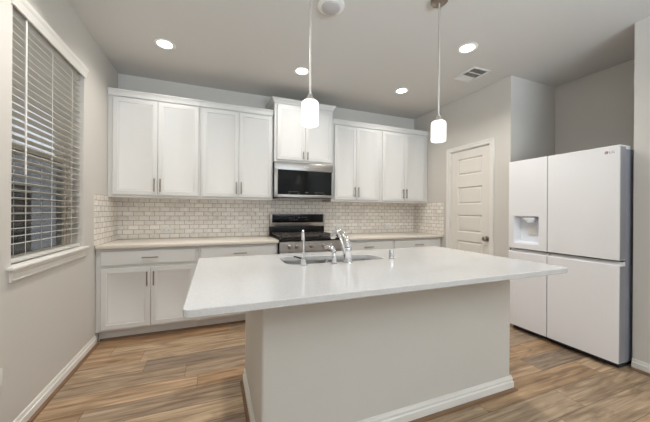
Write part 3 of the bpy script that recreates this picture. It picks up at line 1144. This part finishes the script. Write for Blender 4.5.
def slab_with_hole(outer, hole, z0, z1, name, mat, **kw):
    b = MB()
    bm = b.bm
    e = 0.003
    cx = sum(p[0] for p in outer) / len(outer)
    cy = sum(p[1] for p in outer) / len(outer)

    def ring(pts, z, ins=0.0):
        vs = []
        for i, p in enumerate(pts):
            if ins:
                a, c = Vector(pts[i - 1]), Vector(pts[(i + 1) % len(pts)])
                t = (c - a).normalized()
                nrm = Vector((-t.y, t.x))
                vs.append(bm.verts.new((p[0] + nrm.x * ins, p[1] + nrm.y * ins, z)))
            else:
                vs.append(bm.verts.new((p[0], p[1], z)))
        return vs

    def loop_edges(vs):
        return [bm.edges.new((vs[i], vs[(i + 1) % len(vs)])) for i in range(len(vs))]

    def bridge(A, B):
        for i in range(len(A)):
            bm.faces.new([A[i], A[(i + 1) % len(A)], B[(i + 1) % len(B)], B[i]])
    o_top, o_hi, o_lo, o_bot = ring(outer, z1, e), ring(outer, z1 - e), ring(outer, z0 + e), ring(outer, z0, e)
    h_top, h_hi, h_bot = ring(hole, z1, -e), ring(hole, z1 - e), ring(hole, z0)
    bmesh.ops.triangle_fill(bm, use_beauty=True, use_dissolve=False, edges=loop_edges(o_top) + loop_edges(h_top), normal=(0, 0, 1))
    bmesh.ops.triangle_fill(bm, use_beauty=True, use_dissolve=False, edges=loop_edges(o_bot) + loop_edges(h_bot), normal=(0, 0, -1))
    bridge(o_top, o_hi); bridge(o_hi, o_lo); bridge(o_lo, o_bot)
    bridge(h_top, h_hi); bridge(h_hi, h_bot)
    return b.build(name, mat, **kw)


it = slab_with_hole(outer, hole, TZ0, TZ1, 'island_countertop', 'quartz', origin=((TX0 + TX1) / 2, (TY0 + TY1) / 2, TZ0))
tag(it, 'large glossy white quartz slab on top of the island, holding the sink', 'countertop')

# ---- sink: two stainless bowls under the cut-out
sk = thing('kitchen_sink', 'stainless double bowl sink set under the island countertop', 'sink', (1.78, -1.95, 0.70))


def bowl(pts, rad, zt, zb, name):
    b = MB()
    bm = b.bm
    def off(pts, d):
        out = []
        m = len(pts)
        for i in range(m):
            a, c = Vector(pts[i - 1]), Vector(pts[(i + 1) % m])
            t_ = (c - a).normalized()
            out.append((pts[i][0] - t_.y * d, pts[i][1] + t_.x * d))
        return out
    base = rounded_poly(pts, rad, 8)
    levels = [(off(base, -0.012), zt), (base, zt), (base, zt - 0.02), (off(base, 0.008), zb + 0.05), (off(base, 0.016), zb + 0.018), (off(base, 0.034), zb + 0.003), (off(base, 0.050), zb)]
    rings = [[bm.verts.new((p[0], p[1], z)) for p in L_] for L_, z in levels]
    for A, B in zip(rings, rings[1:]):
        for i in range(len(A)):
            bm.faces.new([A[i], A[(i + 1) % len(A)], B[(i + 1) % len(B)], B[i]])
    bm.faces.new(rings[-1])
    return b.build(name, 'sink', sk, angle=60)


XD = 1.765
def ysl(x):
    return -1.775 + (x - 1.440) / (2.150 - 1.440) * (-1.895 + 1.775)
b1 = bowl([(1.436, -2.114), (XD - 0.016, -2.114), (XD - 0.016, ysl(XD - 0.016) + 0.004), (1.436, -1.771)], [0.075, 0.07, 0.07, 0.085], 0.8835, 0.700, 'left_bowl')
b2 = bowl([(XD + 0.016, -2.114), (2.154, -2.114), (2.154, -1.891), (XD + 0.016, ysl(XD + 0.016) + 0.004)], [0.07, 0.055, 0.10, 0.07], 0.8835, 0.720, 'right_bowl')
for b_, cx, cz in ((b1, 1.60, 0.700), (b2, 1.93, 0.720)):
    MB().lathe([(0.0001, 0.0015), (0.020, 0.0015), (0.034, 0.003), (0.042, 0.001), (0.042, 0.0002)], (cx, -1.97, cz), 24).build('drain', 'chrome', b_)

# ---- fixtures standing on the island top
ZT = TZ1
ff = thing('water_tap', 'slim chrome gooseneck tap, leftmost of the fixtures by the sink', 'faucet', (1.523, -2.160, ZT))
MB().lathe([(0.0001, 0), (0.024, 0), (0.024, 0.004), (0.017, 0.007), (0.016, 0.042), (0.010, 0.048), (0.0001, 0.050)], (1.523, -2.160, ZT), 24).build('tap_base', 'chrome', ff)
pts = [(1.523, -2.160, ZT + 0.045), (1.523, -2.160, ZT + 0.16)]
for i in range(1, 11):
    a = math.pi * i / 10
    pts.append((1.523 + 0.009 * (1 - math.cos(a)), -2.160 + 0.045 * (1 - math.cos(a)), ZT + 0.16 + 0.052 * math.sin(a)))
pts.append((pts[-1][0], pts[-1][1], ZT + 0.145))
MB().tube(pts, 0.0058, 12).build('spout', 'chrome', ff)
hl = MB()
hl.tube([(1.523, -2.146, ZT + 0.040), (1.500, -2.120, ZT + 0.046), (1.478, -2.100, ZT + 0.050)], [0.006, 0.005, 0.004], 10)
hl.build('lever', 'black', ff)

sd = thing('soap_dispenser', 'short chrome soap pump between the slim tap and the main faucet', 'soap dispenser', (1.722, -2.168, ZT))
MB().lathe([(0.0001, 0), (0.023, 0), (0.023, 0.004), (0.017, 0.008), (0.0155, 0.050), (0.012, 0.054), (0.011, 0.070), (0.0001, 0.071)], (1.722, -2.168, ZT), 24).build('pump_base', 'chrome', sd)
MB().tube([(1.722, -2.168, ZT + 0.068), (1.720, -2.153, ZT + 0.088), (1.712, -2.140, ZT + 0.101), (1.700, -2.118, ZT + 0.104), (1.690, -2.098, ZT + 0.096)], [0.015, 0.0165, 0.0165, 0.013, 0.010], 14).build('pump_spout', 'chrome', sd)

mf = thing('kitchen_faucet', 'large arched chrome faucet in the middle of the sink edge', 'faucet', (1.820, -2.160, ZT))
MB().lathe([(0.0001, 0), (0.033, 0), (0.034, 0.004), (0.029, 0.008), (0.027, 0.030), (0.026, 0.066), (0.027, 0.068), (0.028, 0.092), (0.024, 0.100), (0.0001, 0.102)], (1.820, -2.160, ZT), 28).build('faucet_body', 'chrome', mf)
sp = [(1.820, -2.160, ZT + 0.096), (1.826, -2.150, ZT + 0.122), (1.826, -2.125, ZT + 0.152), (1.819, -2.090, ZT + 0.178), (1.809, -2.055, ZT + 0.192),
      (1.799, -2.025, ZT + 0.193), (1.792, -2.002, ZT + 0.183), (1.788, -1.990, ZT + 0.166)]
spo = MB().tube(sp, [0.022, 0.0215, 0.020, 0.0185, 0.017, 0.0165, 0.017, 0.018], 16).build('spout', 'chrome', mf)
MB().lathe([(0.018, 0.004), (0.019, -0.008), (0.017, -0.024), (0.013, -0.026), (0.0001, -0.026)], (1.788, -1.990, ZT + 0.166), 20).build('spray_head', 'chrome', spo)
MB().tube([(1.802, -2.166, ZT + 0.060), (1.790, -2.166, ZT + 0.095), (1.780, -2.156, ZT + 0.135), (1.772, -2.140, ZT + 0.175), (1.762, -2.120, ZT + 0.198)], [0.009, 0.0085, 0.008, 0.008, 0.0075], 12).build('lever', 'chrome', mf)

ag = MB().lathe([(0.0001, 0), (0.021, 0), (0.021, 0.003), (0.0185, 0.005), (0.0185, 0.056), (0.016, 0.061), (0.0001, 0.062)], (2.186, -2.118, ZT), 24).build('air_gap_cap', 'chrome', None, (2.186, -2.118, ZT))
tag(ag, 'small chrome cylinder cap standing right of the sink', 'fixture')

# ---------------------------------------------------------------- pendants


def pendant(x, y, label):
    t = thing('pendant_light', label, 'pendant lamp', (x, y, HC), 'pendant lights over the island')
    MB().lathe([(0.0001, -0.0005), (0.060, -0.0005), (0.060, -0.016), (0.052, -0.024), (0.014, -0.030), (0.0001, -0.030)], (x, y, HC), 32).build('canopy', 'nickel', t)
    MB().tube([(x, y, HC - 0.028), (x, y, 1.930)], 0.0065, 10).build('rod', 'satin', t)
    MB().lathe([(0.008, 0.045), (0.014, 0.040), (0.018, 0.022), (0.030, 0.012), (0.034, 0.0), (0.0001, 0.0)], (x, y, 1.8965), 24).build('socket_cap', 'satin', t)
    MB().lathe([(0.020, 0.144), (0.042, 0.144), (0.048, 0.139), (0.051, 0.129), (0.051, 0.010), (0.049, 0.003), (0.044, 0.0), (0.0001, 0.0)], (x, y, 1.753), 32).build('lamp_shade', 'opal', t)
    return t


p1 = pendant(1.540, -2.213, 'left pendant lamp with opal shade hanging before the tall cabinet')
copy_thing(p1, (2.513, -2.213, HC), 'right pendant lamp with opal shade hanging before the pantry wall', 'pendant lights over the island')

# ---------------------------------------------------------------- recessed lights and added lamps


def recessed(x, y, label):
    t = thing('recessed_light', label, 'ceiling light', (x, y, HC), 'recessed ceiling lights')
    MB().lathe([(0.063, -0.0005), (0.090, -0.0005), (0.090, -0.003), (0.080, -0.008), (0.063, -0.004)], (x, y, HC), 36).build('trim_ring', 'trim', t)
    MB().lathe([(0.0001, -0.0012), (0.0625, -0.0012), (0.0625, -0.0046), (0.0001, -0.0062)], (x, y, HC), 32).build('lens', 'lens', t)
    return t


rl = recessed(0.582, -0.842, 'recessed ceiling light at left, near the window wall')
GRP = 'recessed ceiling lights'
copy_thing(rl, (1.897, -0.842, HC), 'recessed ceiling light in front of the cabinet above the microwave', GRP)
copy_thing(rl, (3.210, -0.842, HC), 'recessed ceiling light nearest the right corner of the back wall', GRP)
copy_thing(rl, (3.200, -1.842, HC), 'recessed ceiling light beside the air vent', GRP)
for x, y in ((0.582, -0.842), (1.897, -0.842), (3.210, -0.842), (3.200, -1.842), (0.582, -1.842), (0.582, -2.842), (1.897, -2.842), (3.200, -2.842)):  # last four are unseen lamps without fixtures, added to light the room
    area_light('recessed_or_added_lamp', (x, y, HC - 0.012), E_CAN * (0.12 if y < -2.5 else 1.6 if y < -1.5 else 0.78), COL_CAN, 0.12, spread=140)
for x, y in ((0.9, -4.7), (2.2, -4.7), (3.5, -4.7)):  # assumed lamps out of view, added to light the room
    area_light('added_rear_lamp', (x, y, HC - 0.012), E_ADDED_REAR, COL_CAN, 0.13, spread=150)

# ---------------------------------------------------------------- ceiling detector and vent
dt = thing('smoke_detector', 'round white detector on the ceiling above the left pendant', 'smoke detector', (1.812, -1.868, HC))
MB().lathe([(0.0001, -0.0005), (0.100, -0.0005), (0.100, -0.010), (0.092, -0.016), (0.072, -0.018), (0.0001, -0.018)], (1.812, -1.868, HC), 40).build('mounting_plate', 'plastic', dt)
MB().lathe([(0.070, -0.0182), (0.068, -0.026), (0.060, -0.031), (0.0001, -0.034)], (1.812, -1.868, HC), 40).build('sensor_dome', 'sensor', dt)

vt = thing('air_vent', 'white rectangular louvred air vent in the ceiling', 'vent', (3.667, -1.482, HC))
VX0, VX1, VY0, VY1 = 3.545, 3.790, -1.628, -1.336
vf = MB()
fw = 0.026
vf.box(VX0, VX1, VY0, VY0 + fw, HC - 0.008, HC - 0.0005, 0.003)
vf.box(VX0, VX1, VY1 - fw, VY1, HC - 0.008, HC - 0.0005, 0.003)
vf.box(VX0, VX0 + fw, VY0 + fw, VY1 - fw, HC - 0.008, HC - 0.0005, 0.003)
vf.box(VX1 - fw, VX1, VY0 + fw, VY1 - fw, HC - 0.008, HC - 0.0005, 0.003)
for f in (1 / 3, 2 / 3):
    yy = VY0 + fw + (VY1 - VY0 - 2 * fw) * f
    vf.box(VX0 + fw, VX1 - fw, yy - 0.005, yy + 0.005, HC - 0.008, HC - 0.0005)
vf.build('frame', 'plastic', vt)
MB().box(VX0 + fw, VX1 - fw, VY0 + fw, VY1 - fw, HC - 0.0018, HC - 0.0004).build('backing', 'vent_dark', vt)
lv = MB()
inner = VY1 - VY0 - 2 * fw
for sct, tilt in ((0, -1), (1, -1), (2, 1)):
    ys = VY0 + fw + inner * sct / 3 + 0.006
    for k in range(6):
        yy = ys + k * (inner / 3 - 0.012) / 5.4
        dy_ = 0.006 * tilt
        lv.prism([(yy, HC - 0.002), (yy + 0.0012, HC - 0.002), (yy + dy_ + 0.0012, HC - 0.008), (yy + dy_, HC - 0.008)], 'X', VX0 + fw, VX1 - fw)
lv.build('louvres', 'plastic', vt)

# ---------------------------------------------------------------- outlets
def outlet(x, z, label, group):
    t = thing('wall_outlet', label, 'outlet', (x, -TT, z), group)
    MB().box(x - 0.059, x + 0.059, -TT - 0.006, -TT - 0.0002, z - 0.037, z + 0.037, 0.003).build('cover_plate', 'plastic', t)
    for s_ in (-1, 1):
        r = MB().box(x + s_ * 0.024 - 0.016, x + s_ * 0.024 + 0.016, -TT - 0.0085, -TT - 0.0055, z - 0.014, z + 0.014, 0.003).build('receptacle', 'plastic', t)
        sl_ = MB()
        for dz_ in (-0.006, 0.006):
            sl_.box(x + s_ * 0.024 - 0.006, x + s_ * 0.024 + 0.004, -TT - 0.0089, -TT - 0.0080, z + dz_ - 0.0016, z + dz_ + 0.0016)
        sl_.build('slots', 'slot', r)
    return t


OG = 'horizontal outlets in the tiled backsplash'
o1 = outlet(0.492, 1.008, 'leftmost white outlet in the backsplash above the left corner drawer', OG)
copy_thing(o1, (1.402, -TT, 1.017), 'white backsplash outlet just left of the range', OG)
copy_thing(o1, (2.742, -TT, 1.017), 'white backsplash outlet just right of the range, behind the faucet', OG)
copy_thing(o1, (3.571, -TT, 1.026), 'rightmost white outlet in the backsplash near the pantry corner', OG)
lo = thing('wall_outlet', 'white outlet low on the left wall under the window', 'outlet', (0.0, -1.879, 0.370))
MB().box(0.0002, 0.006, -1.917, -1.841, 0.312, 0.430, 0.003).build('cover_plate', 'plastic', lo)
for z in (0.346, 0.396):
    MB().box(0.0055, 0.0085, -1.895, -1.863, z - 0.014, z + 0.014, 0.003).build('receptacle', 'plastic', lo)

# ---------------------------------------------------------------- blinds
bl = thing('window_blind', 'white horizontal slatted blind lowered in the left window', 'blind', (-0.045, (WY0 + WY1) / 2, WZ1))
BY0, BY1 = WY0 + 0.008, WY1 - 0.006
MB().box(-0.078, -0.030, BY0, BY1, WZ1 - 0.040, WZ1 - 0.002, 0.003).build('head_rail', 'slat', bl)
st = MB()
PITCH = 0.0435
z = WZ1 - 0.062
ztop = z
while z > 1.005:
    tilt = R(8)
    cx, w_ = -0.045, 0.025
    poly = []
    for u in (-1, -0.5, 0, 0.5, 1):
        poly.append((cx + u * w_ * math.cos(tilt), z + u * w_ * math.sin(tilt) + 0.0022 * (1 - u * u)))
    poly2 = [(p[0], p[1] - 0.0028) for p in poly[::-1]]
    st.prism(poly + poly2, 'Y', BY0, BY1)
    z -= PITCH
st.build('slats', 'slat', bl, angle=50)
MB().box(-0.071, -0.019, BY0, BY1, 0.946, 0.966, 0.004).build('bottom_rail', 'slat', bl)
for y in (-1.610, -1.325, -1.040):
    lc_ = MB()
    for x in (-0.0725, -0.0185):
        lc_.tube([(x, y, 0.975), (x, y, WZ1 - 0.04)], 0.0016, 6)
    lc_.build('ladder_cord', 'cord', bl)
wd = MB()
wd.tube([(-0.006, -1.640, WZ1 - 0.030), (-0.006, -1.640, 1.445)], 0.0045, 8)
wd.build('tilt_wand', 'plastic', bl)
